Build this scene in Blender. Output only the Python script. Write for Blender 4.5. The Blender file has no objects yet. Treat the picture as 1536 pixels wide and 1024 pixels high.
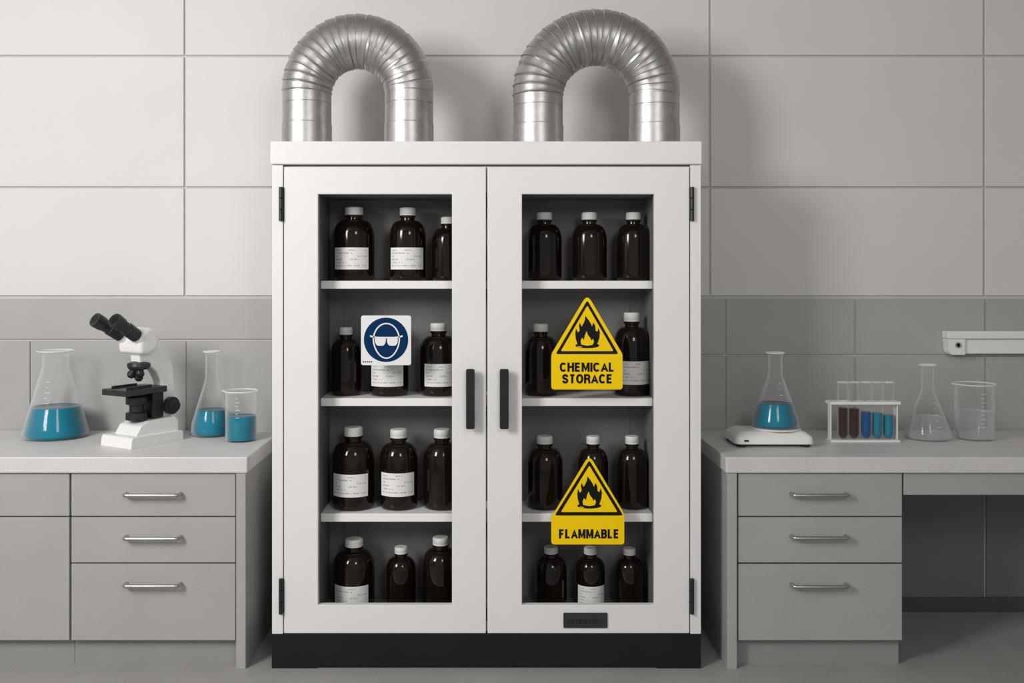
import bpy, math, random
from mathutils import Vector, Matrix, noise
random.seed(7)
scene=bpy.context.scene
F=1400.0; CX=730.0; CY=410.0; CAMH=1.4825
def X(px,d=3.5): return (px-CX)*d/F
def Z(py,d=3.5): return CAMH-(py-CY)*d/F

# ------------------------------------------------------------------ materials
def newmat(name):
    m=bpy.data.materials.new(name); m.use_nodes=True
    return m, m.node_tree.nodes, m.node_tree.links, m.node_tree.nodes['Principled BSDF']
def srgb(r,g,b):
    f=lambda c:(c/255/12.92) if c/255<=0.04045 else ((c/255+0.055)/1.055)**2.4
    return (f(r),f(g),f(b),1)
def paint(name,col,rough=0.45,var=0.04,scale=6,bump=0.0,bscale=300,metal=0.0,spec=0.5,speck=0.0,coat=0.0):
    m,n,l,p=newmat(name)
    tc=n.new('ShaderNodeTexCoord'); nz=n.new('ShaderNodeTexNoise'); nz.inputs['Scale'].default_value=scale
    nz.inputs['Detail'].default_value=4
    l.new(tc.outputs['Object'],nz.inputs['Vector'])
    r=n.new('ShaderNodeValToRGB'); r.color_ramp.elements[0].position=0.3; r.color_ramp.elements[1].position=0.7
    a=[c*(1-var) for c in col[:3]]+[1]; b=[min(1,c*(1+var)) for c in col[:3]]+[1]
    r.color_ramp.elements[0].color=a; r.color_ramp.elements[1].color=b
    l.new(nz.outputs['Fac'],r.inputs['Fac'])
    out=r.outputs['Color']
    if speck>0:
        n2=n.new('ShaderNodeTexNoise'); n2.inputs['Scale'].default_value=220; n2.inputs['Detail'].default_value=2
        l.new(tc.outputs['Object'],n2.inputs['Vector'])
        r2=n.new('ShaderNodeValToRGB'); r2.color_ramp.elements[0].position=0.4; r2.color_ramp.elements[1].position=0.62
        r2.color_ramp.elements[0].color=(1-speck,)*3+(1,); r2.color_ramp.elements[1].color=(1,1,1,1)
        l.new(n2.outputs['Fac'],r2.inputs['Fac'])
        mx=n.new('ShaderNodeMix'); mx.data_type='RGBA'; mx.blend_type='MULTIPLY'; mx.inputs[0].default_value=1
        l.new(out,mx.inputs[6]); l.new(r2.outputs['Color'],mx.inputs[7]); out=mx.outputs[2]
    l.new(out,p.inputs['Base Color'])
    p.inputs['Roughness'].default_value=rough; p.inputs['Metallic'].default_value=metal
    p.inputs['Specular IOR Level'].default_value=spec
    p.inputs['Coat Weight'].default_value=coat
    if bump>0:
        nb=n.new('ShaderNodeTexNoise'); nb.inputs['Scale'].default_value=bscale
        l.new(tc.outputs['Object'],nb.inputs['Vector'])
        bp=n.new('ShaderNodeBump'); bp.inputs['Strength'].default_value=bump; bp.inputs['Distance'].default_value=0.002
        l.new(nb.outputs['Fac'],bp.inputs['Height']); l.new(bp.outputs['Normal'],p.inputs['Normal'])
    return m
def glassmat(name,col=(0.9,0.92,0.92),base=0.03,edge=0.6,power=3.0,rough=0.04,spec=0.5,trans=0.0):
    """clear thin glass: principled surface whose alpha rises toward grazing edges"""
    m,n,l,p=newmat(name)
    p.inputs['Base Color'].default_value=(*col,1); p.inputs['Roughness'].default_value=rough
    p.inputs['Specular IOR Level'].default_value=spec
    p.inputs['Transmission Weight'].default_value=trans
    lw=n.new('ShaderNodeLayerWeight'); lw.inputs['Blend'].default_value=0.5
    pw=n.new('ShaderNodeMath'); pw.operation='POWER'; pw.inputs[1].default_value=power; l.new(lw.outputs['Facing'],pw.inputs[0])
    ma=n.new('ShaderNodeMath'); ma.operation='MULTIPLY_ADD'; ma.inputs[1].default_value=edge; ma.inputs[2].default_value=base; ma.use_clamp=True
    l.new(pw.outputs[0],ma.inputs[0]); l.new(ma.outputs[0],p.inputs['Alpha'])
    return m
def liquidmat(name,col,alpha=0.75,rough=0.08):
    m,n,l,p=newmat(name)
    p.inputs['Roughness'].default_value=rough; p.inputs['Alpha'].default_value=alpha
    p.inputs['Specular IOR Level'].default_value=0.3
    lw=n.new('ShaderNodeLayerWeight'); lw.inputs['Blend'].default_value=0.35
    r=n.new('ShaderNodeValToRGB'); r.color_ramp.elements[0].position=0.05; r.color_ramp.elements[1].position=0.75
    r.color_ramp.elements[0].color=[min(1,c*1.1) for c in col]+[1]; r.color_ramp.elements[1].color=[c*0.5 for c in col]+[1]
    l.new(lw.outputs['Facing'],r.inputs['Fac']); l.new(r.outputs['Color'],p.inputs['Base Color'])
    return m

WARM=lambda v:(v,v*0.98,v*0.955,1)
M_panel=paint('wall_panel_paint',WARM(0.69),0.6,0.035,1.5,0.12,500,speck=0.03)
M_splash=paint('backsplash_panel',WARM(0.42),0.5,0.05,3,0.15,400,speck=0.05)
M_lower_shade=paint('lower_wall_painted_shade',WARM(0.19),0.5,0.05,3,0.15,400)  # wall panel colour darkened to paint in the shade below the worktops
M_joint=paint('joint_filler',WARM(0.55),0.8,0.03,10)
M_side=paint('plain_wall_paint',WARM(0.5),0.8,0.03,2)
M_floor=paint('speckled_floor',WARM(0.40),0.55,0.06,4,0.1,200,speck=0.22)
M_base=paint('dark_baseboard',WARM(0.085),0.5)
M_white=paint('white_powder_coat',(0.81,0.797,0.79,1),0.42,0.012,5,0.05,900)
M_inner=paint('grey_interior_lining',WARM(0.17),0.6,0.05,4)
M_shelf=paint('white_shelf_enamel',(0.88,0.87,0.86,1),0.35,0.01)
M_black=paint('black_plastic',(0.012,0.012,0.012,1),0.35,0.1,20)
M_plinth=paint('black_plinth_paint',(0.010,0.0095,0.009,1),0.5,0.1,8,0.1,300,spec=0.3)
M_plate=paint('dark_name_plate',(0.03,0.03,0.029,1),0.4)
M_platetx=paint('embossed_dark_lettering',(0.006,0.006,0.006,1),0.4)
M_drawer=paint('grey_laminate_front',WARM(0.41),0.5,0.035,4,0.08,500,speck=0.05)
M_carc=paint('grey_cabinet_carcass',WARM(0.36),0.55,0.03,4)
M_kick=paint('toe_kick_grey',WARM(0.30),0.6)
M_gap=paint('dark_gap',WARM(0.05),0.8)
M_top=paint('light_grey_worktop',(0.68,0.67,0.66,1),0.4,0.03,8,0.03,300,speck=0.10)
M_steel=paint('brushed_steel',(0.50,0.49,0.48,1),0.35,0.06,40,metal=1.0)
M_duct=paint('galvanised_sheet',(0.53,0.52,0.505,1),0.42,0.10,34,0.06,200,metal=1.0)
M_amber=paint('amber_glass',(0.009,0.0045,0.0026,1),0.07,0.3,9,spec=0.4)
M_cap=paint('white_plastic_cap',(0.74,0.73,0.71,1),0.5)
M_yellow=paint('yellow_sign_vinyl',srgb(252,211,2),0.5,0.01,spec=0.2)
M_sblack=paint('black_sign_ink',(0.006,0.006,0.006,1),0.5,spec=0.2)
M_swhite=paint('white_sign_vinyl',(0.82,0.82,0.82,1),0.5,0.01,spec=0.25)
M_sblue=paint('dark_blue_sign_ink',srgb(0,46,88),0.5,0.02,spec=0.1)
M_mwhite=paint('microscope_white_enamel',(0.84,0.835,0.82,1),0.3,0.01)
M_mdark=paint('microscope_dark_plastic',(0.016,0.016,0.015,1),0.38,0.2,30)
M_stage=paint('microscope_stage_coating',(0.022,0.027,0.022,1),0.35,0.1,20)
M_bal=paint('balance_off_white_plastic',(0.84,0.83,0.81,1),0.35,0.01)
M_glass=glassmat('laboratory_glass',(0.84,0.86,0.86),0.010,0.85,3.0,0.04,1.0)
M_rim=glassmat('polished_glass_rim',(0.94,0.95,0.95),0.45,0.5,1.5,0.05,1.0)
M_teal=liquidmat('teal_liquid',srgb(0,122,148)[:3],0.94)
M_clear=glassmat('clear_liquid',(0.88,0.90,0.91),0.15,0.45,1.8,0.06,0.8)
M_brown=liquidmat('dark_brown_liquid',srgb(52,26,22)[:3],0.96)
M_blue=liquidmat('blue_liquid',srgb(10,76,138)[:3],0.93)
M_mark=paint('white_graduation_ink',(0.85,0.85,0.85,1),0.6)

def labelmat():
    m,n,l,p=newmat('printed_paper_label')
    uv=n.new('ShaderNodeUVMap'); uv.uv_map='UVMap'
    sp=n.new('ShaderNodeSeparateXYZ'); l.new(uv.outputs[0],sp.inputs[0])
    def math_(op,a,b=None,c=None):
        k=n.new('ShaderNodeMath'); k.operation=op
        for i,v in enumerate((a,b,c)):
            if v is None: continue
            if isinstance(v,(int,float)): k.inputs[i].default_value=v
            else: l.new(v,k.inputs[i])
        return k.outputs[0]
    v9=math_('MULTIPLY',sp.outputs['Y'],7.0)
    row=math_('FLOOR',v9); fr=math_('FRACT',v9)
    inrow=math_('LESS_THAN',fr,0.42)
    cb=n.new('ShaderNodeCombineXYZ'); l.new(math_('MULTIPLY',sp.outputs['X'],30.0),cb.inputs[0]); l.new(math_('MULTIPLY',row,7.3),cb.inputs[1])
    nz=n.new('ShaderNodeTexNoise'); nz.inputs['Scale'].default_value=1.0; nz.inputs['Detail'].default_value=0; l.new(cb.outputs[0],nz.inputs['Vector'])
    ink=math_('GREATER_THAN',nz.outputs['Fac'],0.44)
    cb2=n.new('ShaderNodeCombineXYZ'); l.new(math_('MULTIPLY',sp.outputs['X'],2.2),cb2.inputs[0]); l.new(math_('MULTIPLY',row,3.1),cb2.inputs[1])
    nz2=n.new('ShaderNodeTexNoise'); nz2.inputs['Scale'].default_value=1.0; nz2.inputs['Detail'].default_value=0; l.new(cb2.outputs[0],nz2.inputs['Vector'])
    blk=math_('GREATER_THAN',nz2.outputs['Fac'],0.46)
    mg=math_('MULTIPLY',math_('GREATER_THAN',sp.outputs['X'],0.07),math_('LESS_THAN',sp.outputs['X'],0.93))
    mg2=math_('MULTIPLY',math_('GREATER_THAN',sp.outputs['Y'],0.1),math_('LESS_THAN',sp.outputs['Y'],0.9))
    t=math_('MULTIPLY',math_('MULTIPLY',math_('MULTIPLY',inrow,ink),blk),math_('MULTIPLY',mg,mg2))
    t=math_('MULTIPLY',t,0.55)
    mx=n.new('ShaderNodeMix'); mx.data_type='RGBA'; mx.inputs[6].default_value=(0.82,0.81,0.79,1); mx.inputs[7].default_value=(0.2,0.2,0.2,1)
    l.new(t,mx.inputs[0]); l.new(mx.outputs[2],p.inputs['Base Color']); p.inputs['Roughness'].default_value=0.7
    return m
M_label=labelmat()

# ------------------------------------------------------------------ mesh builder
W={}
class B:
    def __init__(s): s.v=[]; s.f=[]; s.m=[]; s.uv=None
    def box(s,x0,x1,y0,y1,z0,z1,mi=0):
        o=len(s.v)
        s.v+=[(x0,y0,z0),(x1,y0,z0),(x1,y1,z0),(x0,y1,z0),(x0,y0,z1),(x1,y0,z1),(x1,y1,z1),(x0,y1,z1)]
        for q in ((3,2,1,0),(4,5,6,7),(0,1,5,4),(1,2,6,5),(2,3,7,6),(3,0,4,7)):
            s.f.append(tuple(o+i for i in q)); s.m.append(mi)
        return s
    def prism(s,pts,y0,y1,mi=0):
        a=sum(pts[i][0]*pts[(i+1)%len(pts)][1]-pts[(i+1)%len(pts)][0]*pts[i][1] for i in range(len(pts)))
        if a<0: pts=pts[::-1]
        o=len(s.v); n=len(pts)
        s.v+=[(x,y0,z) for x,z in pts]+[(x,y1,z) for x,z in pts]
        s.f.append(tuple(o+i for i in range(n))); s.m.append(mi)
        s.f.append(tuple(o+n+i for i in reversed(range(n)))); s.m.append(mi)
        for i in range(n):
            j=(i+1)%n; s.f.append((o+i,o+n+i,o+n+j,o+j)); s.m.append(mi)
        return s
    def ring(s,outer,inner,y0,y1,mi=0):
        n=len(outer); o=len(s.v)
        for P,y in ((outer,y0),(inner,y0),(outer,y1),(inner,y1)): s.v+=[(x,y,z) for x,z in P]
        for i in range(n):
            j=(i+1)%n
            s.f+=[(o+i,o+n+i,o+n+j,o+j),(o+2*n+i,o+2*n+j,o+3*n+j,o+3*n+i),(o+i,o+j,o+2*n+j,o+2*n+i),(o+n+i,o+3*n+i,o+3*n+j,o+n+j)]
            s.m+=[mi]*4
        return s
    def lathe(s,prof,c=(0,0,0),seg=48,mi=0,rad=None,closed=False,cap=True):
        o=len(s.v); k=len(prof)
        for j,(r,z) in enumerate(prof):
            for i in range(seg):
                a=2*math.pi*i/seg; rr=r*(rad(a,j,z) if rad else 1)
                s.v.append((c[0]+rr*math.cos(a),c[1]+rr*math.sin(a),c[2]+z))
        for j in range(k-1 if not closed else k):
            j2=(j+1)%k
            for i in range(seg):
                i2=(i+1)%seg
                s.f.append((o+j*seg+i,o+j*seg+i2,o+j2*seg+i2,o+j2*seg+i)); s.m.append(mi)
        if cap and not closed:
            s.f.append(tuple(o+i for i in reversed(range(seg)))); s.m.append(mi)
            s.f.append(tuple(o+(k-1)*seg+i for i in range(seg))); s.m.append(mi)
        return s
    def tube(s,pts,rads,seg=20,mi=0,ref=(0,1,0),cap=True,jit=None):
        pts=[Vector(p) for p in pts]; k=len(pts)
        if not isinstance(rads,(list,tuple)): rads=[rads]*k
        o=len(s.v); ref=Vector(ref)
        for j in range(k):
            t=(pts[min(j+1,k-1)]-pts[max(j-1,0)]).normalized()
            if jit and jit[j] is not None: t=(t+Vector(jit[j])).normalized()
            b=(ref-t*ref.dot(t)).normalized(); nn=b.cross(t)
            for i in range(seg):
                a=2*math.pi*i/seg
                s.v.append(tuple(pts[j]+(nn*math.cos(a)+b*math.sin(a))*rads[j]))
        for j in range(k-1):
            for i in range(seg):
                i2=(i+1)%seg; s.f.append((o+j*seg+i,o+(j+1)*seg+i,o+(j+1)*seg+i2,o+j*seg+i2)); s.m.append(mi)
        if cap:
            s.f.append(tuple(o+i for i in range(seg))); s.m.append(mi)
            s.f.append(tuple(o+(k-1)*seg+i for i in reversed(range(seg)))); s.m.append(mi)
        return s
    def obj(s,name,mats,parent=None,loc=None,bevel=0,smooth=None,mesh=None,label=None,cat=None,fix=True,bseg=2):
        if not isinstance(mats,(list,tuple)): mats=[mats]
        base=Vector(W[parent]) if parent else Vector(loc or (0,0,0))
        me=bpy.data.meshes.new(name)
        me.from_pydata([tuple(Vector(p)-base) for p in s.v],[],s.f)
        for m in mats: me.materials.append(m)
        for p,mi in zip(me.polygons,s.m): p.material_index=mi
        me.update()
        import bmesh
        if fix:
            bm=bmesh.new(); bm.from_mesh(me); bmesh.ops.recalc_face_normals(bm,faces=bm.faces); bm.to_mesh(me); bm.free()
        if smooth:
            for p in me.polygons: p.use_smooth=True
            me.set_sharp_from_angle(angle=math.radians(smooth))
        o=bpy.data.objects.new(name,me); scene.collection.objects.link(o)
        if parent: o.parent=parent; W[o]=tuple(base)
        else: o.location=base; W[o]=tuple(base)
        if bevel:
            bv=o.modifiers.new('Bevel','BEVEL'); bv.width=bevel; bv.segments=bseg; bv.limit_method='ANGLE'; bv.angle_limit=math.radians(35)
        if label: o['label']=label
        if cat: o['category']=cat
        return o
def root(name,loc,label,cat,group=None):
    e=bpy.data.objects.new(name,None); e.empty_display_size=0.05; e.location=loc
    scene.collection.objects.link(e); e['label']=label; e['category']=cat
    if group: e['group']=group
    W[e]=tuple(loc); return e
def part_from_mesh(name,me,parent):
    o=bpy.data.objects.new(name,me); scene.collection.objects.link(o); o.parent=parent; W[o]=W[parent]; return o
def roundpoly(pts,r,seg=6):
    out=[]; n=len(pts)
    if not isinstance(r,(list,tuple)): r=[r]*n
    for i in range(n):
        p=Vector(pts[i]); a=Vector(pts[i-1]); b=Vector(pts[(i+1)%n])
        da=(a-p); db=(b-p); rr=min(r[i],da.length*0.45,db.length*0.45)
        if rr<=1e-9: out.append(tuple(p)); continue
        p0=p+da.normalized()*rr; p1=p+db.normalized()*rr
        for k in range(seg+1):
            t=k/seg; q=p0*(1-t)**2+p*2*t*(1-t)+p1*t*t; out.append(tuple(q))
    return out
def px2(pts,d=3.5): return [(X(a,d),Z(b,d)) for a,b in pts]
# bold block lettering drawn as stroke ribbons
def ell(cx,cy,rx,ry,a0,a1,n=14): return [(cx+rx*math.cos(math.radians(a0+(a1-a0)*i/n)),cy+ry*math.sin(math.radians(a0+(a1-a0)*i/n))) for i in range(n+1)]
def sup(cx,cy,rx,ry,a0,a1,n=22):
    out=[]
    for i in range(n+1):
        a=math.radians(a0+(a1-a0)*i/n); c_,s_=math.cos(a),math.sin(a)
        out.append((cx+rx*math.copysign(abs(c_)**0.9,c_),cy+ry*math.copysign(abs(s_)**0.9,s_)))
    return out
GL={'C':(1.08,[sup(.5,.5,.5,.5,40,320)]),'H':(0.98,[[(0,0),(0,1)],[(1,0),(1,1)],[(0,.52),(1,.52)]]),
 'E':(0.88,[[(1,1),(0,1),(0,0),(1,0)],[(0,.52),(.92,.52)]]),'F':(0.86,[[(1,1),(0,1),(0,0)],[(0,.5),(.88,.5)]]),
 'M':(1.3,[[(0,0),(0,1)],[(1,1),(1,0)],[(0.05,1),(.5,.02),(.95,1)]]),'I':(0.0,[[(0,0),(0,1)]]),'L':(0.82,[[(0,1),(0,0),(1,0)]]),
 'A':(1.1,[[(-.08,0),(.5,1.0),(1.08,0)],[(.18,.26),(.82,.26)]]),'T':(0.95,[[(0,1),(1,1)],[(.5,0),(.5,1)]]),
 'O':(1.12,[sup(.5,.5,.5,.5,0,360,32)]),'S':(0.95,[[(.96,.74),(.88,.9),(.7,.98),(.5,1),(.28,.97),(.1,.88),(.05,.75),(.1,.62),(.28,.55),(.5,.51),(.74,.45),(.92,.37),(.97,.24),(.9,.1),(.72,.02),(.5,0),(.26,.02),(.1,.1),(.02,.27)]]),
 'R':(0.98,[[(0,0),(0,1),(.62,1)]+ell(.62,.75,.34,.25,80,-80,8)+[(.62,.5),(0,.5)],[(.55,.5),(.8,.42),(.93,.26),(1,0)]]),
 'B':(0.95,[[(0,0),(0,1),(.6,1)]+ell(.6,.76,.32,.24,80,-80,8)+[(.6,.52),(0,.52)],[(.6,.52)]+ell(.62,.26,.36,.26,80,-80,8)+[(.6,0),(0,0)]]),
 'D':(0.95,[[(0,0),(0,1),(.45,1)]+ell(.45,.5,.52,.5,80,-80,10)+[(.45,0),(0,0)]]),
 'U':(0.95,[[(0,1),(0,.35)]+ell(.5,.35,.5,.35,190,350,12)+[(1,.35),(1,1)]]),'N':(0.95,[[(0,0),(0,1),(1,0),(1,1)]])}
def ribbon(b,pts,hw,y,mi=0):
    pts=[Vector(p) for p in pts]; n=len(pts); closed=(pts[0]-pts[-1]).length<1e-6
    if closed: pts=pts[:-1]; n-=1
    o=len(b.v)
    for i,p in enumerate(pts):
        if closed: a=pts[i-1]; c=pts[(i+1)%n]
        else: a=pts[i-1] if i>0 else None; c=pts[i+1] if i<n-1 else None
        if a is None: t=(c-p).normalized(); nn=Vector((-t.y,t.x)); L=hw
        elif c is None: t=(p-a).normalized(); nn=Vector((-t.y,t.x)); L=hw
        else:
            t1=(p-a).normalized(); t2=(c-p).normalized()
            n1=Vector((-t1.y,t1.x)); n2=Vector((-t2.y,t2.x)); nn=(n1+n2)
            if nn.length<1e-6: nn=n1
            nn.normalize(); L=hw/max(0.42,nn.dot(n1))
        for sg in (1,-1):
            q=p+nn*L*sg; b.v.append((q.x,y,q.y))
    for i in range(n if closed else n-1):
        j=(i+1)%n; b.f.append((o+2*i,o+2*i+1,o+2*j+1,o+2*j)); b.m.append(mi)
def text_mesh(txt,x0,x1,y0,y1,d,yfront,mat,parent,name='lettering',st=0.235,sp=0.075):
    X0,X1,Z0,Z1=X(x0,d),X(x1,d),Z(y1,d),Z(y0,d); Hh=Z1-Z0
    t=Hh*st; th=Hh*st*0.9; hh=Hh-th
    tot=0
    for ch in txt: tot+=GL[ch][0]*0.56+sp
    tot-=sp
    nst=len(txt)*st; k=((X1-X0)/Hh-nst)/tot
    b=B(); x=X0; idx=0
    for ch in txt:
        wd=GL[ch][0]*0.56*Hh*k
        for stp in GL[ch][1]:
            P=[(x+t/2+u*wd,Z0+th/2+v*hh) for u,v in stp]
            if (Vector(P[0])-Vector(P[-1])).length>1e-6:
                for e0,e1 in ((0,1),(-1,-2)):
                    if stp[e0][1] in (0,1) and abs(stp[e0][0]-stp[e1][0])<0.6 and abs(stp[e0][1]-stp[e1][1])>0.1:
                        P[e0]=(P[e0][0],P[e0][1]+(th/2 if stp[e0][1]==1 else -th/2))
            n0=len(b.v); ribbon(b,P,t/2,yfront-idx*0.00001); idx+=1
            for q in range(n0,len(b.v)):
                v=b.v[q]; b.v[q]=(v[0],v[1],min(Z1,max(Z0,v[2])))
        x+=wd+t+sp*Hh*k
    return b.obj(name,mat,parent,fix=False)

# ------------------------------------------------------------------ room
WY=0.6; DW=4.1; XL,XR,ZC=-3.4,3.6,3.4; YF=-4.6
b=B(); b.box(XL,XR,WY+0.008,WY+0.12,0,ZC,2)
g=0.0042
def panels(cols,rows,mi):
    for c0,c1 in zip(cols[:-1],cols[1:]):
        for r0,r1 in zip(rows[:-1],rows[1:]):
            x0=max(XL,X(c0,DW)); x1=min(XR,X(c1,DW)); z1=min(ZC,Z(r0,DW)); z0=max(0,Z(r1,DW))
            b.box(x0+g,x1-g,WY,WY+0.0079,z0+g,z1-g,mi)
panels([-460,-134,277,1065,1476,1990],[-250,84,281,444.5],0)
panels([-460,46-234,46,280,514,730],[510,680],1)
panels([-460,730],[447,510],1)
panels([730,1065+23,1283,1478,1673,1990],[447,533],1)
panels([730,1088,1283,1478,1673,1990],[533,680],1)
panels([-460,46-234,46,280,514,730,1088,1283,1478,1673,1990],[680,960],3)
w=b.obj('wall_back',[M_panel,M_splash,M_joint,M_lower_shade],loc=(0,WY,0),bevel=0.0022)
w['kind']='structure'
def struct(name,args,mat):
    o=B().box(*args).obj(name,mat); o['kind']='structure'; return o
struct('floor',(XL,XR,YF,WY+0.12,-0.1,0),M_floor)
struct('wall_left',(XL-0.1,XL,YF,WY+0.12,0,ZC),M_side)
struct('wall_right',(XR,XR+0.1,YF,WY+0.12,0,ZC),M_side)
struct('ceiling',(XL-0.1,XR+0.1,YF,WY+0.12,ZC,ZC+0.1),M_side)
o=B().box(X(-460,DW)+0.3,XR,WY-0.012,WY-0.0005,0,0.062).obj('baseboard_back',M_base,bevel=0.002); o['kind']='structure'

# ------------------------------------------------------------------ storage cabinet
cab=root('chemical_storage_cabinet',(0,0.22,0),'tall white steel cabinet with two windowed doors and black plinth','storage cabinet')
CXL,CXR=X(408),X(1051.5); HI=0.638
b=B()
zb,zt=Z(950.5),Z(247.5)
zi0,zi1=0.172,Z(410-119)
b.box(CXL,X(424.3),0,0.46,zb,zt); b.box(X(1035.7),CXR,0,0.46,zb,zt)
b.box(X(424.3),X(1035.7),0.33,0.46,zb,zt)
b.box(X(424.3),X(1035.7),0.03,0.33,zb,zi0-0.0025)
b.box(X(424.3),X(1035.7),0.03,0.33,Z(288),zt)
b.obj('body',M_white,cab,bevel=0.0015)
b=B()  # lining
b.box(X(425),-HI,0.031,0.33,zi0,zi1).box(HI,X(1035),0.031,0.33,zi0,zi1)
b.box(-HI,HI,0.30,0.33,zi0,zi1).box(-HI,HI,0.031,0.30,zi0-0.002,zi0).box(-HI,HI,0.031,0.30,zi1,zi1+0.005)
for xx in (-0.58,0.0,0.58): b.box(xx-0.002,xx+0.002,0.2965,0.30,zi0,zi1)
b.obj('interior_lining',M_inner,cab,label='dark grey interior lining')
for sx in (-1,1):
    b=B(); yy=0.058; x0=sx*HI; x1=sx*(HI-0.004); z=zi0+0.01
    b.box(min(x0,x1),max(x0,x1),yy-0.011,yy-0.0055,zi0,zi1); b.box(min(x0,x1),max(x0,x1),yy+0.0055,yy+0.011,zi0,zi1)
    while z<zi1-0.03:
        b.box(min(x0,x1),max(x0,x1),yy-0.006,yy+0.006,z,z+0.014); z+=0.026
    b.obj('shelf_rail',M_inner,cab)
SH=[(421,433),(597,609),(770,782.5)]
SZ=[]
for a,c in SH:
    d=3.586; z1=Z(a,d); z0=Z(c,d); SZ.append(z1)
    B().box(-HI+0.0007,HI-0.0007,0.086,0.296,z0,z1).obj('shelf',M_shelf,cab,bevel=0.002)
SZ.append(zi0)
B().box(X(406),X(1052.5),-0.008,0.47,Z(247)+0.001,Z(212)).obj('top_panel',M_white,cab,bevel=0.004)
B().prism(px2([(407,951.5),(1052,951.5),(1052,1003),(986,1003),(983,1000.5),(477,1000.5),(474,1003),(407,1003)]),0.004,0.46).obj('plinth',M_plinth,cab,bevel=0.0015)
def door(x0,x1,gx0,gx1,hx0,hx1):
    y0,y1=250,949.5
    dr=B().ring(px2([(x0,y0),(x1,y0),(x1,y1),(x0,y1)]),px2([(gx0,291),(gx1,291),(gx1,907),(gx0,907)]),0.0,0.026).obj('door',M_white,cab,bevel=0.002)
    d=3.47
    h=B(); hx=(X(hx0,d)+X(hx1,d))/2; hw=(X(hx1,d)-X(hx0,d))/2
    h.prism(roundpoly([(hx-hw,Z(643,d)),(hx+hw,Z(643,d)),(hx+hw,Z(553,d)),(hx-hw,Z(553,d))],0.007),-0.040,-0.026)
    h.box(hx-hw*0.7,hx+hw*0.7,-0.026,0.0,Z(575,d),Z(562,d)); h.box(hx-hw*0.7,hx+hw*0.7,-0.026,0.0,Z(634,d),Z(621,d))
    h.obj('handle',M_black,dr,bevel=0.002,label='black bar handle')
    return dr
door(426,728.8,477,678,699,712)
door(731.2,1034,783,981.5,749.5,763)
for hx,sx in ((422,-1),(1037.5,1)):
    for y0,y1 in ((280,332),(866,920)):
        h=B(); cx=X(hx)
        zA,zB=Z(y1),Z(y0)
        n=3; L=(zB-zA)/n
        for k in range(n):
            h.lathe([(0.0065,k*L+0.001),(0.0075,k*L+0.002),(0.0075,(k+1)*L-0.002),(0.0065,(k+1)*L-0.001)],(cx,-0.008,zA),16)
        h.box(cx-0.009,cx+0.009,-0.003,-0.0002,zA+0.004,zB-0.004)
        h.obj('hinge',M_black,cab,smooth=35)
npz=B().prism(roundpoly(px2([(845,941),(911,941),(911,918.5),(845,918.5)]),0.004),-0.004,0.0).obj('name_plate',M_plate,cab,label='small dark embossed name plate')
text_mesh('DEUMEIISEN',852,905,928,936,3.496,-0.0043,M_platetx,npz,st=0.16)

# ------------------------------------------------------------------ bottles
cache={}
def bottle_meshes(w,h,lab,rot):
    key=(round(w,4),round(h,4),lab,rot)
    if key in cache: return cache[key]
    R=w/2; b=B()
    prof=[(R*0.55,0.004),(R*0.84,0.0),(R*0.95,0.004),(R,0.014)]
    sh=0.62
    prof.append((R,h*0.30)); prof.append((R,h*sh))
    for k in range(1,9):
        a=k/8*math.pi/2
        prof.append((R*0.40+R*0.60*math.cos(a)**0.8 if k<8 else R*0.40, h*sh+h*0.205*math.sin(a)**1.15))
    prof+= [(R*0.385,h*0.845),(R*0.385,h*0.86),(R*0.45,h*0.865),(R*0.45,h*0.885),(R*0.36,h*0.89),(R*0.36,h*0.93)]
    b.lathe(prof,seg=48)
    o=b.obj('tmp',M_amber,smooth=50); body=o.data; bpy.data.objects.remove(o)
    c=B(); z0=h*0.892; z1=h; r=R*0.44
    c.lathe([(r*0.97,z0),(r,z0+0.001),(r,z0+0.006),(r*0.97,z0+0.007),(r*0.985,z0+0.008),(r*0.985,z1-0.004),(r*0.9,z1)],seg=72,rad=lambda a,j,z:1+(0.02 if (int(round(a/(2*math.pi)*72))%2==0 and j in(4,5)) else 0))
    o=c.obj('tmp',M_cap,smooth=40); cap=o.data; bpy.data.objects.remove(o)
    lm=None
    if lab:
        lb=B(); n=20; z0,z1,ha=h*lab[0],h*lab[1],lab[2]; rr=R+0.0006
        for i in range(n+1):
            a=-math.pi/2-ha+2*ha*i/n+rot
            lb.v+=[(rr*math.cos(a),rr*math.sin(a),z0),(rr*math.cos(a),rr*math.sin(a),z1)]
        for i in range(n): lb.f.append((2*i,2*i+2,2*i+3,2*i+1)); lb.m.append(0)
        o=lb.obj('tmp',M_label,smooth=60,fix=False); lm=o.data; bpy.data.objects.remove(o)
        uv=lm.uv_layers.new(name='UVMap')
        for lp in lm.loops:
            vi=lp.vertex_index; uv.data[lp.index].uv=((vi//2)/n,vi%2)
    cache[key]=(body,cap,lm); return cache[key]
D0=3.692
def bottle(cx,wpx,captop,row,lab=None,rot=0.0,dy=0.0,lbl=''):
    d=D0+dy; zb=SZ[row]; w=wpx*d/F*0.985
    h=Z(captop,d-w*0.2)-zb
    if lab:
        lt,lbm,half=lab; df=d-w/2
        f1=(Z(lt,df)-zb)/h; f0=max(0.05,(Z(lbm,df)-zb)/h)
        lab=(round(f0,3),round(f1,3),half)
    body,cap,lm=bottle_meshes(w,h,lab,rot)
    e=root('reagent_bottle',(X(cx,d),d-3.5,zb),lbl or ('amber glass bottle, white ribbed cap, '+('printed white paper label' if lab else 'no label')),'bottle','amber bottles in the storage cabinet')
    part_from_mesh('bottle_body',body,e)
    o=part_from_mesh('cap',cap,e); o['label']='white ribbed plastic screw cap'
    if lm: o=part_from_mesh('paper_label',lm,e); o['label']='white printed paper label'
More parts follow.
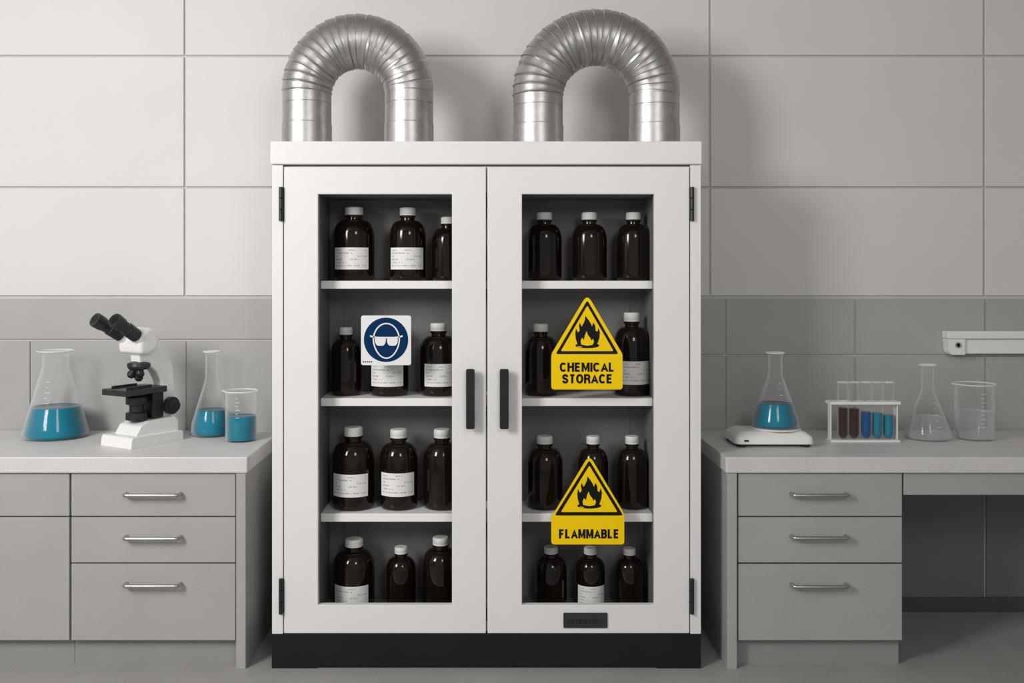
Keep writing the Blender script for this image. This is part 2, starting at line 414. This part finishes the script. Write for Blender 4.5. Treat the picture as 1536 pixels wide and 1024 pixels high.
H=0.95
bottle(531,62,310,0,(371,404,H),-0.05,lbl='large round amber bottle with white paper label, top shelf')
bottle(611.5,55,311,0,(371,404,1.08),0.0)
bottle(672,49,325,0)
bottle(519,46,491,1,lbl='smaller slim amber bottle without label, white cap')
bottle(583.5,59,487,1,(546,580,H),-0.05)
bottle(658,57,485,1,(546,580,0.9),0.12)
bottle(530,64,642,2,(712,746,H),-0.07,lbl='large round amber bottle with white paper label, third shelf')
bottle(598,58,645,2,(710,745,1.0),0.0)
bottle(663,57,645,2)
bottle(531,62,811,3,(880,912,H),-0.06)
bottle(601.5,45,822,3,lbl='smaller slim amber bottle without label, white cap')
bottle(661,56,808,3)
bottle(816.5,53,318,0); bottle(884,53,318,0); bottle(950,51,318,0)
bottle(811,51,486,1); bottle(947.5,54,469,1,(542,577,H),0.15,lbl='tall amber bottle with white paper label beside unlabelled one')
bottle(817,55,655,2); bottle(889.5,46,655,2,lbl='smaller slim amber bottle without label, white cap'); bottle(948,47,655,2)
bottle(826.5,48,822,3); bottle(885.5,44,823,3,(880,912,1.1),0.0,lbl='small slim amber bottle with white paper label'); bottle(944,43,824,3,lbl='smaller slim amber bottle without label, white cap')

# ------------------------------------------------------------------ signs
def flame(e,ox,oy,y):
    P=lambda L:px2([(a+ox,b_+oy) for a,b_ in L],3.507)
    pic=B()
    pic.prism(P([(866,516),(863.5,508),(863,500),(864,493),(867,499),(869.5,496),(868.5,489),(869.5,484),(872.5,490),(875,486),(877.5,480),(878,474),(882,479),(886,485),(888,490),(890,484),(893,489),(893.5,496),(896,498),(898,491.5),(900,499),(899,508),(896,516),(889,519),(881,520),(873,519)]),y-0.0004,y)
    el=[(881+18*math.cos(t*math.pi/14),518.5+4.2*math.sin(t*math.pi/14)) for t in range(28)]
    pic.prism(P(el),y-0.00045,y)
    pic.obj('flame_pictogram',M_sblack,e)
    B().prism(P([(872,517),(871,512),(873,507),(876,510),(877.5,503),(880,497),(882,503),(885.5,507),(887,511),(889.5,508.5),(891,513),(889,517.5),(881,519)]),y-0.0009,y-0.00045).prism(P([(866,519.5),(873,520.3),(873,521.3),(868,521.0)]),y-0.0009,y-0.00045).obj('flame_highlight',M_yellow,e)
def warn(outline,rads,tri_o,tri_i,fo,lines,label):
    cx=X(882); e=root('warning_sign',(cx,0.0095,Z(outline[0][1])),label,'warning sign')
    B().prism(roundpoly(px2(outline,3.507),rads),0.0085,0.0118).obj('sign_plate',M_yellow,e)
    y=0.0085
    B().ring(roundpoly(px2(tri_o,3.507),0.010),roundpoly(px2(tri_i,3.507),0.006),y-0.0004,y).obj('triangle_border',M_sblack,e)
    flame(e,*fo,y)
    for t,x0,x1,y0,y1 in lines: text_mesh(t,x0,x1,y0,y1,3.507,y-0.0005,M_sblack,e)
warn([(827,584),(934,584),(934,531),(881,441),(827,531)],[0.012,0.012,0.012,0.03,0.012],
     [(833.5,531),(928,531),(881,450)],[(841,526.5),(920.5,526.5),(881,458)],(0,-0.5),
     [('CHEMICAL',839.5,922,543.5,557.5),('STORACE',843,919,561,575)],
     'yellow triangular flame warning sign reading CHEMICAL STORACE on cabinet door')
warn([(827,816.5),(936.5,816.5),(936.5,773),(934,766),(884,682),(833,766),(827,773)],[0.012,0.012,0.006,0.006,0.03,0.006,0.006],
     [(832,773),(935,773),(884,690)],[(841,768),(926.5,768),(884,698)],(3,240),
     [('FLAMMABLE',838.5,929,793.5,807.5)],
     'yellow triangular flame warning sign reading FLAMMABLE on cabinet door')
e=root('eye_protection_sign',(X(579),0.0095,Z(547)),'white square sign with dark blue goggled head pictogram','safety sign')
q=lambda L:px2(L,3.507)
B().prism(roundpoly(q([(541.5,547.5),(616.5,547.5),(616.5,473),(541.5,473)]),0.010),0.0085,0.0118).obj('sign_plate',M_swhite,e)
circ=lambda cx,cy,rx,ry,n=48:[(cx+rx*math.cos(2*math.pi*t/n),cy+ry*math.sin(2*math.pi*t/n)) for t in range(n)]
B().prism(q(circ(579,509.5,33.3,33.3,64)),0.0081,0.0085).obj('blue_disc',M_sblue,e)
def egg(sx):
    out=[]
    for t in range(56):
        a=2*math.pi*t/56; c_,s_=math.cos(a),math.sin(a)
        rx=20.5*(1-0.10*max(0,s_)) ; ry=28 if s_>0 else 26
        out.append((579.5+(rx-sx)*c_,510+(ry-sx)*s_))
    return out
pic=B()
pic.ring(q(egg(0)),q(egg(2.0)),0.0077,0.0081)
pic.prism(q([(555,502.5),(562,504.5),(568,505),(591,505),(597,504.5),(604,502.5),(604,505),(597,507),(592,507.5),(567,507.5),(562,507),(555,505)]),0.0077,0.0081)
for gx in (570.5,588.5):
    pic.prism(roundpoly(q([(gx-8.2,506),(gx-8.2,513),(gx-5,518.5),(gx+5,518.5),(gx+8.2,513),(gx+8.2,506)]),0.008),0.0076,0.0081)
for k in range(5): pic.prism(q([(544+k*3,543.5),(546+k*3,543.5),(546+k*3,541.5),(544+k*3,541.5)]),0.0081,0.0085,1)
pic.obj('goggled_head_pictogram',[M_swhite,M_sblack],e)

# ------------------------------------------------------------------ ducts
def duct(c1,c2,top,r_px,rc_px,label,seed,N):
    rnd=random.Random(seed); d=3.72; s=d/F; zb=Z(212)
    xm=X((c1+c2)/2,d); half=(c2-c1)/2*s; r0=r_px*s; rc=rc_px*s
    zc=Z(top,d)-half-rc
    pts=[];rads=[];jit=[]
    def add(p,r,j=None): pts.append(p); rads.append(r); jit.append(j)
    L=zc-zb
    def leg(tlt):
        cuts=[0,0.44,0.80,1.0]
        seq=[]
        for q_,(a,c) in enumerate(zip(cuts[:-1],cuts[1:])):
            z0,z1=zb+L*a,zb+L*c; rr=r0*(1.012 if q_==0 else 0.99)
            seq+=[(z0,rr*0.995),(z0+0.002,rr*1.0),(z0+0.008,rr*1.0),(z1-0.004,rr*1.0),(z1-0.001,rr*0.998),(z1,rr*0.975)]
        return seq
    for z,r in leg(1): add((xm-half,0.22,z),r)
    for k in range(N):
        a0=math.pi*(1-k/N); a1=math.pi*(1-(k+1)/N)
        rr=r0+(rc-r0)*math.sin((a0+a1)/2)
        tw=rnd.uniform(-0.09,0.09)
        amp=1+rnd.uniform(-0.003,0.005)
        for t,m in ((0.02,1.006),(0.07,1.020),(0.14,1.012),(0.22,1.004),(0.6,0.998),(0.92,0.988),(0.98,0.968)):
            a=a0+(a1-a0)*t
            add((xm+half*math.cos(a),0.22,zc+half*math.sin(a)),rr*m*amp,(tw*math.cos(a),tw*0.6,tw*math.sin(a)))
    for z,r in reversed(leg(0)): add((xm+half,0.22,z),r)
    b=B(); b.tube(pts,rads,seg=64,jit=jit)
    e=root('exhaust_duct',(xm,0.22,zb),label,'ventilation duct')
    b.obj('duct_pipe',M_duct,e,smooth=24)
    for x in (xm-half,xm+half):
        B().lathe([(r0*1.015,0.0),(r0*1.035,0.0),(r0*1.035,0.012),(r0*1.03,0.014),(r0*1.015,0.014)],(x,0.22,zb),48,closed=True).obj('mounting_collar',M_duct,e,smooth=35)
duct(460.5,613.5,22,36.5,40.5,'arched galvanised metal exhaust duct with tight crown on cabinet top',3,22)
duct(807,981.5,15,37.5,41.5,'wider arched galvanised metal exhaust duct on cabinet top',5,25)

# ------------------------------------------------------------------ counters
ZT=Z(685); ZU=Z(709)
def handle(xc,py,parent):
    d=3.475; s=d/F; x0,x1=X(xc-43.5,d),X(xc+43.5,d); z=Z(py,d); y1=0.008
    pts=[(x0+0.006,y1,z),(x0+0.006,-0.012,z)]
    for k in range(1,6):
        a=k/5*math.pi/2; pts.append((x0+0.006+0.012*(1-math.cos(a)),-0.012-0.014*math.sin(a),z))
    mid=list(pts); pts=mid+[(x1+x0-p[0],p[1],p[2]) for p in reversed(mid)]
    B().tube(pts,0.0075,seg=16,ref=(0,0,1)).obj('handle',M_steel,parent,smooth=50,label='brushed steel bow handle')
def front(kind,x0,x1,y0,y1,parent,hc=None,hy=None):
    o=B().box(X(x0),X(x1),0.008,0.026,Z(y1),Z(y0)).obj(kind,M_drawer,parent,bevel=0.0015)
    if hc: handle(hc,hy,o)
    return o
def unit(x0,x1,fr,label,side=None):
    e=root('drawer_cabinet',(X((x0+x1)/2),0.3,0),label,'base cabinet')
    b=B(); zb=Z(961.5)
    b.box(X(x0),X(x1),0.030,0.56,zb,ZU-0.001)
    b.obj('body',M_carc,e)
    B().box(X(x0)+0.002,X(x1)-0.002,0.0268,0.0298,zb+0.003,ZU-0.004).obj('front_gap',M_gap,e)
    B().box(X(x0),X(x1),0.045,0.50,0,zb).obj('toe_kick',M_kick,e)
    if side:
        B().box(X(side[0]),X(side[1]),0.0,0.56,0,ZU-0.001).obj('end_panel',M_drawer,e,bevel=0.0015)
    for f in fr: front(f[0],*f[1:5],e,*f[5:])
unit(104.3,353.3,[('drawer',105.5,352,710.5,774.5,226,743),('drawer',105.5,352,776.5,844.5,226,808),('drawer',105.5,352,846.5,961.5,226,879)],
     'grey three-drawer base cabinet with steel handles and full end panel',(354,368.5))
unit(-206,103.7,[('drawer',-205,102.5,710.5,774.5,-54,743),('door',-205,102.5,776.5,961.5)],'grey base cabinet with one drawer above a plain door')
unit(1106.7,1355.5,[('drawer',1108,1354.5,710.5,774.5,1232,743),('drawer',1108,1354.5,776.5,844.5,1232,807),('drawer',1108,1354.5,847,961.5,1232,880)],
     'grey three-drawer base cabinet with steel handles beside open knee space',(1091,1105.5))
B().box(X(-212),X(371.5),-0.006,0.597,ZU,ZT).obj('worktop',M_top,loc=(X(80),0.3,ZU),bevel=0.004,label='light grey speckled laminate worktop over drawer cabinets',cat='worktop')
B().box(X(1088.5),X(1830),-0.006,0.597,ZU,ZT).obj('worktop',M_top,loc=(X(1450),0.3,ZU),bevel=0.004,label='light grey laminate worktop spanning drawers and open knee space',cat='worktop')
e=root('desk_frame',(X(1590),0.3,0),'grey desk support with apron rail under the worktop','desk frame')
B().box(X(1357.5),X(1810),0.010,0.032,Z(743),ZU-0.001).obj('apron',M_drawer,e,bevel=0.0015)
B().box(X(1810),X(1826),0.0,0.56,0,ZU-0.001).obj('support_panel',M_drawer,e,bevel=0.0015)

# ------------------------------------------------------------------ glassware
def interp(prof,z):
    for (r0,z0),(r1,z1) in zip(prof[:-1],prof[1:]):
        if z0<=z<=z1: return r0+(r1-r0)*(z-z0)/(z1-z0+1e-9)
    return prof[-1][0]
def vessel(name,cx,d,zb,prof_px,top,liq,lmat,label,cat,spout=False,marks=None,liqlab=None,wall=0.0028):
    s=d/F; Ht=Z(top,d)-zb
    prof=[(r*s,f*Ht) for r,f in prof_px]
    e=root(name,(X(cx,d),d-3.5,zb),label,cat)
    c=(X(cx,d),d-3.5,zb)
    inner=[(max(0.002,r-wall),max(z,0.005)) for r,z in prof]
    inner[-1]=(prof[-1][0]-wall,prof[-1][1])
    full=[(0.001,0.0)]+prof+inner[::-1]+[(0.001,0.005)]
    def rad(a,j,z):
        if spout and z>Ht*0.93:
            da=abs(((a-math.pi+math.pi)%(2*math.pi))-math.pi)
            return 1+0.16*math.exp(-(da/0.16)**2)*(z-Ht*0.93)/(Ht*0.07)
        return 1
    b=B(); b.lathe(full,c,64,rad=rad,closed=False,cap=False); b.obj('glass_body',M_glass,e,smooth=40)
    rr=prof[-1][0]-wall/2
    b=B(); tor=[(rr+0.003*math.cos(t*math.pi/4),Ht+0.003*math.sin(t*math.pi/4)) for t in range(8)]
    b.lathe(tor,c,64,closed=True,rad=(lambda a,j,z:rad(a,j,Ht)) if spout else None); b.obj('rim',M_rim,e,smooth=60)
    if liq:
        zl=Z(liq,d)-zb; lp=[(0.001,0.0062)]
        zs=[0.0064]+[z for r,z in prof if 0.008<z<zl]+[zl]
        for z in zs:
            lp.append((interp(prof,z)-wall-0.0006,z))
        lp[1]=(lp[1][0]*0.98,lp[1][1])
        lp.append((lp[-1][0]*0.93,zl-0.0015)); lp.append((0.001,zl-0.0015))
        o=B().lathe(lp,c,64,cap=False).obj('liquid',lmat,e,smooth=40)
        o['label']=liqlab or 'teal blue liquid'
    if marks:
        n=marks[2]
        for i in range(n):
            b=B()
            f=marks[0]+(marks[1]-marks[0])*i/(n-1); z=f*Ht; r=interp(prof,z)+0.0006
            ln=0.26 if i%2==0 else 0.15
            for k in range(6):
                a0=-math.pi/2+marks[3]+ln*(k/5)
                b.v+=[(c[0]+r*math.cos(a0),c[1]+r*math.sin(a0),zb+z-0.0008),(c[0]+r*math.cos(a0),c[1]+r*math.sin(a0),zb+z+0.0008)]
            for k in range(5): b.f.append((2*k,2*k+2,2*k+3,2*k+1)); b.m.append(0)
            b.obj('graduation_mark',M_mark,e,fix=False)
    return e
def conical(R,n,rim,fneck,fb=0.10):
    return [(R*0.88,0.0),(R*0.96,0.012),(R,0.04),(R*0.995,fb*0.7),(R*0.955,fb+0.03),(n+(R-n)*0.10,fneck-0.06),(n+(R-n)*0.03,fneck-0.015),(n,fneck+0.03),(n,0.955),(n*1.05,0.975),(rim,1.0)]
C=ZT
vessel('erlenmeyer_flask',83.5,3.93,C,conical(46.5,19,26,0.80),526,609,M_teal,'large wide-neck conical flask half full of teal liquid','flask',marks=(0.42,0.66,5,-0.1))
vessel('erlenmeyer_flask',317.5,3.98,C,conical(30,9,12.5,0.68,0.14),527,614,M_teal,'narrow conical flask with teal liquid behind a beaker','flask')
bk=lambda R:[(R*0.9,0.0),(R*0.97,0.012),(R,0.05),(R,0.5),(R,0.93),(R*1.02,0.97),(R*1.08,1.0)]
vessel('beaker',361.5,3.845,C,bk(23),586,623,M_teal,'small glass beaker holding teal liquid beside the microscope','beaker',spout=True,marks=(0.5,0.88,6,-0.1))
vessel('erlenmeyer_flask',1391.5,3.885,C,conical(33,9,12.5,0.66),547,624,M_clear,'conical flask with clear liquid beside test tube rack','flask',marks=(0.2,0.5,5,0.0),liqlab='clear liquid')
vessel('beaker',1461.5,3.885,C,bk(27.5),575.5,616,M_clear,'glass beaker with clear liquid and graduation marks','beaker',spout=True,marks=(0.25,0.85,9,-0.15),liqlab='clear liquid')

# balance
d=3.785; y=d-3.5; s=d/F; df=3.68
e=root('laboratory_balance',(X(1163,d),y,C),'low off-white digital laboratory balance with dark feet','balance')
x0,x1=X(1103.5,df),X(1223,df)
def rrect(x0,x1,y0,y1,r,n=6):
    return roundpoly([(x0,y0),(x1,y0),(x1,y1),(x0,y1)],r,n)
b=B(); layers=[(0.000,0.012,0.006),(0.0,0.014,0.0),(0.0,0.036,0.002),(0,0.046,0.010),(0,0.056,0.024),(0,0.060,0.034)]
for (_,z,ins) in layers:
    P=rrect(x0+ins,x1-ins,y-0.105+ins,y+0.105-ins,0.03,6); base_n=len(P)
    b.v+=[(p[0],p[1],C+z) for p in P]
for j in range(len(layers)-1):
    for i in range(base_n):
        i2=(i+1)%base_n; b.f.append((j*base_n+i,j*base_n+i2,(j+1)*base_n+i2,(j+1)*base_n+i)); b.m.append(0)
b.f.append(tuple(range(base_n))); b.m.append(0); b.f.append(tuple((len(layers)-1)*base_n+i for i in range(base_n))); b.m.append(0)
b.obj('housing',M_bal,e,smooth=50)
B().lathe([(0.09,0.0602),(0.098,0.0605),(0.100,0.063),(0.098,0.066),(0.09,0.0665)],(X(1163,d),y,C),64).obj('weighing_pan',M_bal,e,smooth=40)
for fx in (x0+0.03,x1-0.03):
    for fy in (y-0.075,y+0.075):
        B().lathe([(0.018,0.0),(0.019,0.002),(0.019,0.0115)],(fx,fy,C),24).obj('foot',M_black,e,smooth=40)
B().prism(roundpoly([(x0+0.034,C+0.024),(x0+0.052,C+0.024),(x0+0.052,C+0.031),(x0+0.034,C+0.031)],0.002),y-0.1055,y-0.1035).obj('indicator_button',M_plate,e)
vessel('erlenmeyer_flask',1163,3.785,C+0.0667,conical(34.5,10.5,14,0.70),529,604,M_teal,'conical flask with teal liquid standing on the balance','flask',marks=(0.45,0.6,3,0.0))

# test tube rack
df=3.80; yF=df-3.5; yB=yF+0.056
rx0,rx1=X(1247.5,df),X(1349,df)
e=root('test_tube_rack',((rx0+rx1)/2,(yF+yB)/2,C),'white test tube rack holding five tubes','test tube rack')
tx=[X(c,df+0.03) for c in (1264,1281,1299,1316,1332.5)]; ty=(yF+yB)/2
for xx in (rx0,rx1-0.004): B().box(xx,xx+0.004,yF+0.012,yB-0.012,C+0.0095,Z(607,df)).obj('end_panel',M_bal,e,bevel=0.001)
hr=0.0222; b=B()
z0_,z1_=Z(606.5,df),Z(602.5,df)
b.box(rx0-0.006,rx1+0.006,yF,ty-hr,z0_,z1_); b.box(rx0-0.006,rx1+0.006,ty+hr,yB,z0_,z1_)
b.box(rx0-0.006,tx[0]-0.024,ty-hr,ty+hr,z0_,z1_); b.box(tx[-1]+0.024,rx1+0.006,ty-hr,ty+hr,z0_,z1_)
b.obj('upper_plate',M_bal,e)
B().box(rx0-0.004,rx1+0.004,yF-0.002,yB+0.002,C,C+0.009).obj('base_plate',M_bal,e,bevel=0.002)
cols=[M_brown,M_brown,M_blue,M_teal,M_teal]; cl=['dark brown','dark brown','deep blue','teal','teal']; lv=[611,612,617,619,622]
dt=3.5+ty; s=dt/F; r=7.9*s; zb=C+0.0095; Ht=Z(573,dt)-zb
for i,x in enumerate(tx):
    t=root('test_tube',(x,ty,zb),f'glass test tube of {cl[i]} liquid standing in white rack','test tube','test tubes in the white rack')
    hemi=[(r*math.sin(a)+0.0002,r-r*math.cos(a)) for a in [k/8*math.pi/2 for k in range(9)]]
    out=hemi+[(r,Ht*0.5),(r,Ht-0.004),(r*1.06,Ht)]; inn=[(max(0.0003,q_[0]-0.0015),q_[1]+0.0015) for q_ in out[::-1]]
    inn[0]=(r*1.06-0.0015,Ht)
    B().lathe(out+inn,(x,ty,zb),32,cap=False).obj('glass_body',M_glass,t,smooth=40)
    tor=[(r*1.02+0.0018*math.cos(k*math.pi/4),Ht+0.0018*math.sin(k*math.pi/4)) for k in range(8)]
    B().lathe(tor,(x,ty,zb),32,closed=True).obj('rim',M_rim,t,smooth=60)
    r2=r-0.0021; zl=Z(lv[i],dt)-zb
    lp=[(r2*math.sin(a)+0.0002,0.0021+r2-r2*math.cos(a)) for a in [k/8*math.pi/2 for k in range(9)]]+[(r2,zl),(0.0003,zl-0.001)]
    o=B().lathe(lp,(x,ty,zb),32,cap=False).obj('liquid',cols[i],t,smooth=40); o['label']=cl[i]+' liquid'

# ------------------------------------------------------------------ microscope
d=3.80; ym=d-3.5; s=d/F
e=root('microscope',(X(214,d),ym,C),'white binocular laboratory microscope with black eyepieces, stage and knobs','microscope')
def mp(px,py): return (X(214,d)+(px-214)*s, Z(py,d))
def mpl(L): return [mp(a,c) for a,c in L]
zb=C
xs0,_=mp(166,0); xs1,_=mp(262,0)
B().prism(roundpoly([(xs0,zb),(xs1,zb),mp(262,649),mp(168,647)],[0.002,0.002,0.01,0.014]),ym-0.090,ym+0.090).obj('base',M_mwhite,e,bevel=0.006)
B().prism(roundpoly([mp(182,649),mp(261,649.5),mp(261,634),mp(255,628),mp(206,629),mp(192,634)],0.008),ym-0.064,ym+0.064).obj('base_housing',M_mwhite,e,bevel=0.006)
B().prism(roundpoly(mpl([(198,518),(230,519),(252,531),(264,552),(267,585),(263,629.5),(242,629.5),(243,592),(240,573),(231,558),(218,548),(200,545)]),0.014),ym-0.027,ym+0.027).obj('arm',M_mwhite,e,bevel=0.008,bseg=3)
B().prism(roundpoly(mpl([(188,515),(194,496),(206,489),(219,494),(227,508),(221,525),(203,531),(190,528)]),0.014),ym-0.068,ym+0.068).obj('head',M_mwhite,e,bevel=0.02,bseg=4)
for sy in (-1,1):
    bx,bz=mp(206,512); tx_,tz_=mp(148,477)
    P0=Vector((bx,ym+sy*0.040,bz)); P1=Vector((tx_,ym+sy*0.058,tz_)); dv=(P1-P0)
    at=lambda t:P0+dv*t
    B().tube([at(-0.1),at(0.26),at(0.27),at(0.36)],[0.027,0.027,0.024,0.024],seg=28).obj('eyepiece_tube',M_mwhite,e,smooth=35)
    B().tube([at(0.30),at(0.31),at(0.62),at(0.64),at(0.78),at(0.80),at(0.98),at(1.02),at(1.02),at(0.98)],[0.024,0.0275,0.0275,0.0245,0.0245,0.028,0.030,0.028,0.019,0.017],seg=32).obj('eyepiece',M_mdark,e,smooth=35,label='black rubber eyepiece')
nx,nz=mp(207,548)
B().lathe([(0.022,0.020),(0.044,0.012),(0.046,0.0),(0.040,-0.012),(0.022,-0.016)],(nx,ym,nz),36).obj('nosepiece',M_mdark,e,smooth=35)
for (ang,tilt,L) in ((0,0,0.054),(2.3,0.5,0.044),(4.2,0.5,0.038)):
    dirv=Vector((math.sin(tilt)*math.cos(ang),math.sin(tilt)*math.sin(ang),-math.cos(tilt)))
    st=Vector((nx,ym,nz-0.008))+Vector((dirv.x*0.03,dirv.y*0.03,0))
    B().tube([st,st+dirv*L*0.5,st+dirv*L*0.52,st+dirv*L*0.8,st+dirv*L],[0.015,0.015,0.017,0.017,0.009],seg=20,ref=(0.3,0.9,0.1)).obj('objective_lens',M_mdark,e,smooth=35)
sx0,_=mp(162,0); sx1,_=mp(238,0)
B().box(sx0,sx1,ym-0.070,ym+0.070,Z(588,d),Z(579,d)).obj('stage',M_stage,e,bevel=0.003)
for sy in (-1,1):
    B().box(sx0+0.03,sx1-0.06,ym+sy*0.044-0.006,ym+sy*0.044+0.006,Z(579,d),Z(575.5,d)).obj('stage_clip',M_mdark,e,bevel=0.001)
cxp,_=mp(203,0)
B().lathe([(0.020,Z(628.5,d)-C+0.001),(0.042,Z(627,d)-C),(0.042,Z(617,d)-C),(0.028,Z(615,d)-C),(0.028,Z(606,d)-C),(0.042,Z(604,d)-C),(0.042,Z(594,d)-C),(0.03,Z(588.5,d)-C)],(cxp,ym,C),36).obj('condenser',M_mdark,e,smooth=35)
B().box(mp(221,0)[0],mp(241.5,0)[0],ym-0.038,ym+0.038,Z(627.5,d),Z(589,d)).obj('focus_rack',M_mdark,e,bevel=0.004)
kx,kz=mp(252,611)
for sy in (-1,1):
    B().tube([(kx,ym+sy*0.0275,kz),(kx,ym+sy*0.040,kz),(kx,ym+sy*0.041,kz),(kx,ym+sy*0.060,kz),(kx,ym+sy*0.061,kz),(kx,ym+sy*0.078,kz)],[0.016,0.016,0.036,0.036,0.024,0.023],seg=36,ref=(0,0,1)).obj('focus_knob',M_mdark,e,smooth=35)
e.rotation_euler=(0,0,math.radians(60))

# ------------------------------------------------------------------ wall rail
d=4.04; y0=d-3.5
e=root('wall_rail',(X(1600,d),WY,Z(533,d)),'white metal rail with end bracket mounted on the wall','wall rail')
xa=X(1414,4.09); xb=X(1800,d)
B().box(xa,xb,y0,WY-0.0005,Z(508,d),Z(496.5,d)).obj('top_ledge',M_mwhite,e,bevel=0.004)
B().box(X(1450,d),xb,y0+0.02,WY-0.0005,Z(531,d),Z(508,d)-0.0003).obj('rail_face',M_mwhite,e,bevel=0.003)
B().prism(roundpoly([(xa+0.004,Z(508.2,d)),(xa+0.008,Z(528,d)),(xa+0.018,Z(532.5,d)),(X(1449.5,d),Z(532.5,d)),(X(1449.5,d),Z(508.2,d))],[0,0.01,0.01,0.004,0]),y0+0.008,WY-0.0005).obj('end_bracket',M_mwhite,e,bevel=0.002)
B().tube([(X(1438,d),y0+0.0078,Z(517.5,d)),(X(1438,d),y0+0.002,Z(517.5,d)),(X(1438,d),y0+0.002,Z(517.5,d)),(X(1438,d),y0+0.005,Z(517.5,d))],[0.012,0.012,0.007,0.006],seg=24,ref=(0,0,1)).obj('screw_cap',M_steel,e,smooth=35)

# ------------------------------------------------------------------ lights
def area(name,loc,tgt,sx,sy,en,col=(1,0.985,0.965)):
    L=bpy.data.lights.new(name,'AREA'); L.shape='RECTANGLE'; L.size=sx; L.size_y=sy; L.energy=en; L.color=col
    o=bpy.data.objects.new(name,L); scene.collection.objects.link(o); o.location=loc
    o.rotation_euler=(Vector(tgt)-Vector(loc)).to_track_quat('-Z','Y').to_euler(); return o
area('key_light',(-2.7,-2.9,2.7),(-0.3,0.3,1.2),0.9,1.4,106)
area('front_fill',(1.0,-4.0,2.8),(0.1,0.3,0.9),0.8,1.0,27)
wd=bpy.data.worlds.new('World'); scene.world=wd; wd.use_nodes=True
wd.node_tree.nodes['Background'].inputs[0].default_value=(1,0.99,0.975,1); wd.node_tree.nodes['Background'].inputs[1].default_value=0.40
cam=bpy.data.cameras.new('Camera'); co=bpy.data.objects.new('Camera',cam); scene.collection.objects.link(co)
co.location=(0,-3.5,CAMH); co.rotation_euler=(math.pi/2,0,0)
cam.sensor_width=36; cam.lens=F/1536*36; cam.shift_x=(768-CX)/1536; cam.shift_y=-(512-CY)/1536
scene.camera=co
scene.view_settings.view_transform='Standard'
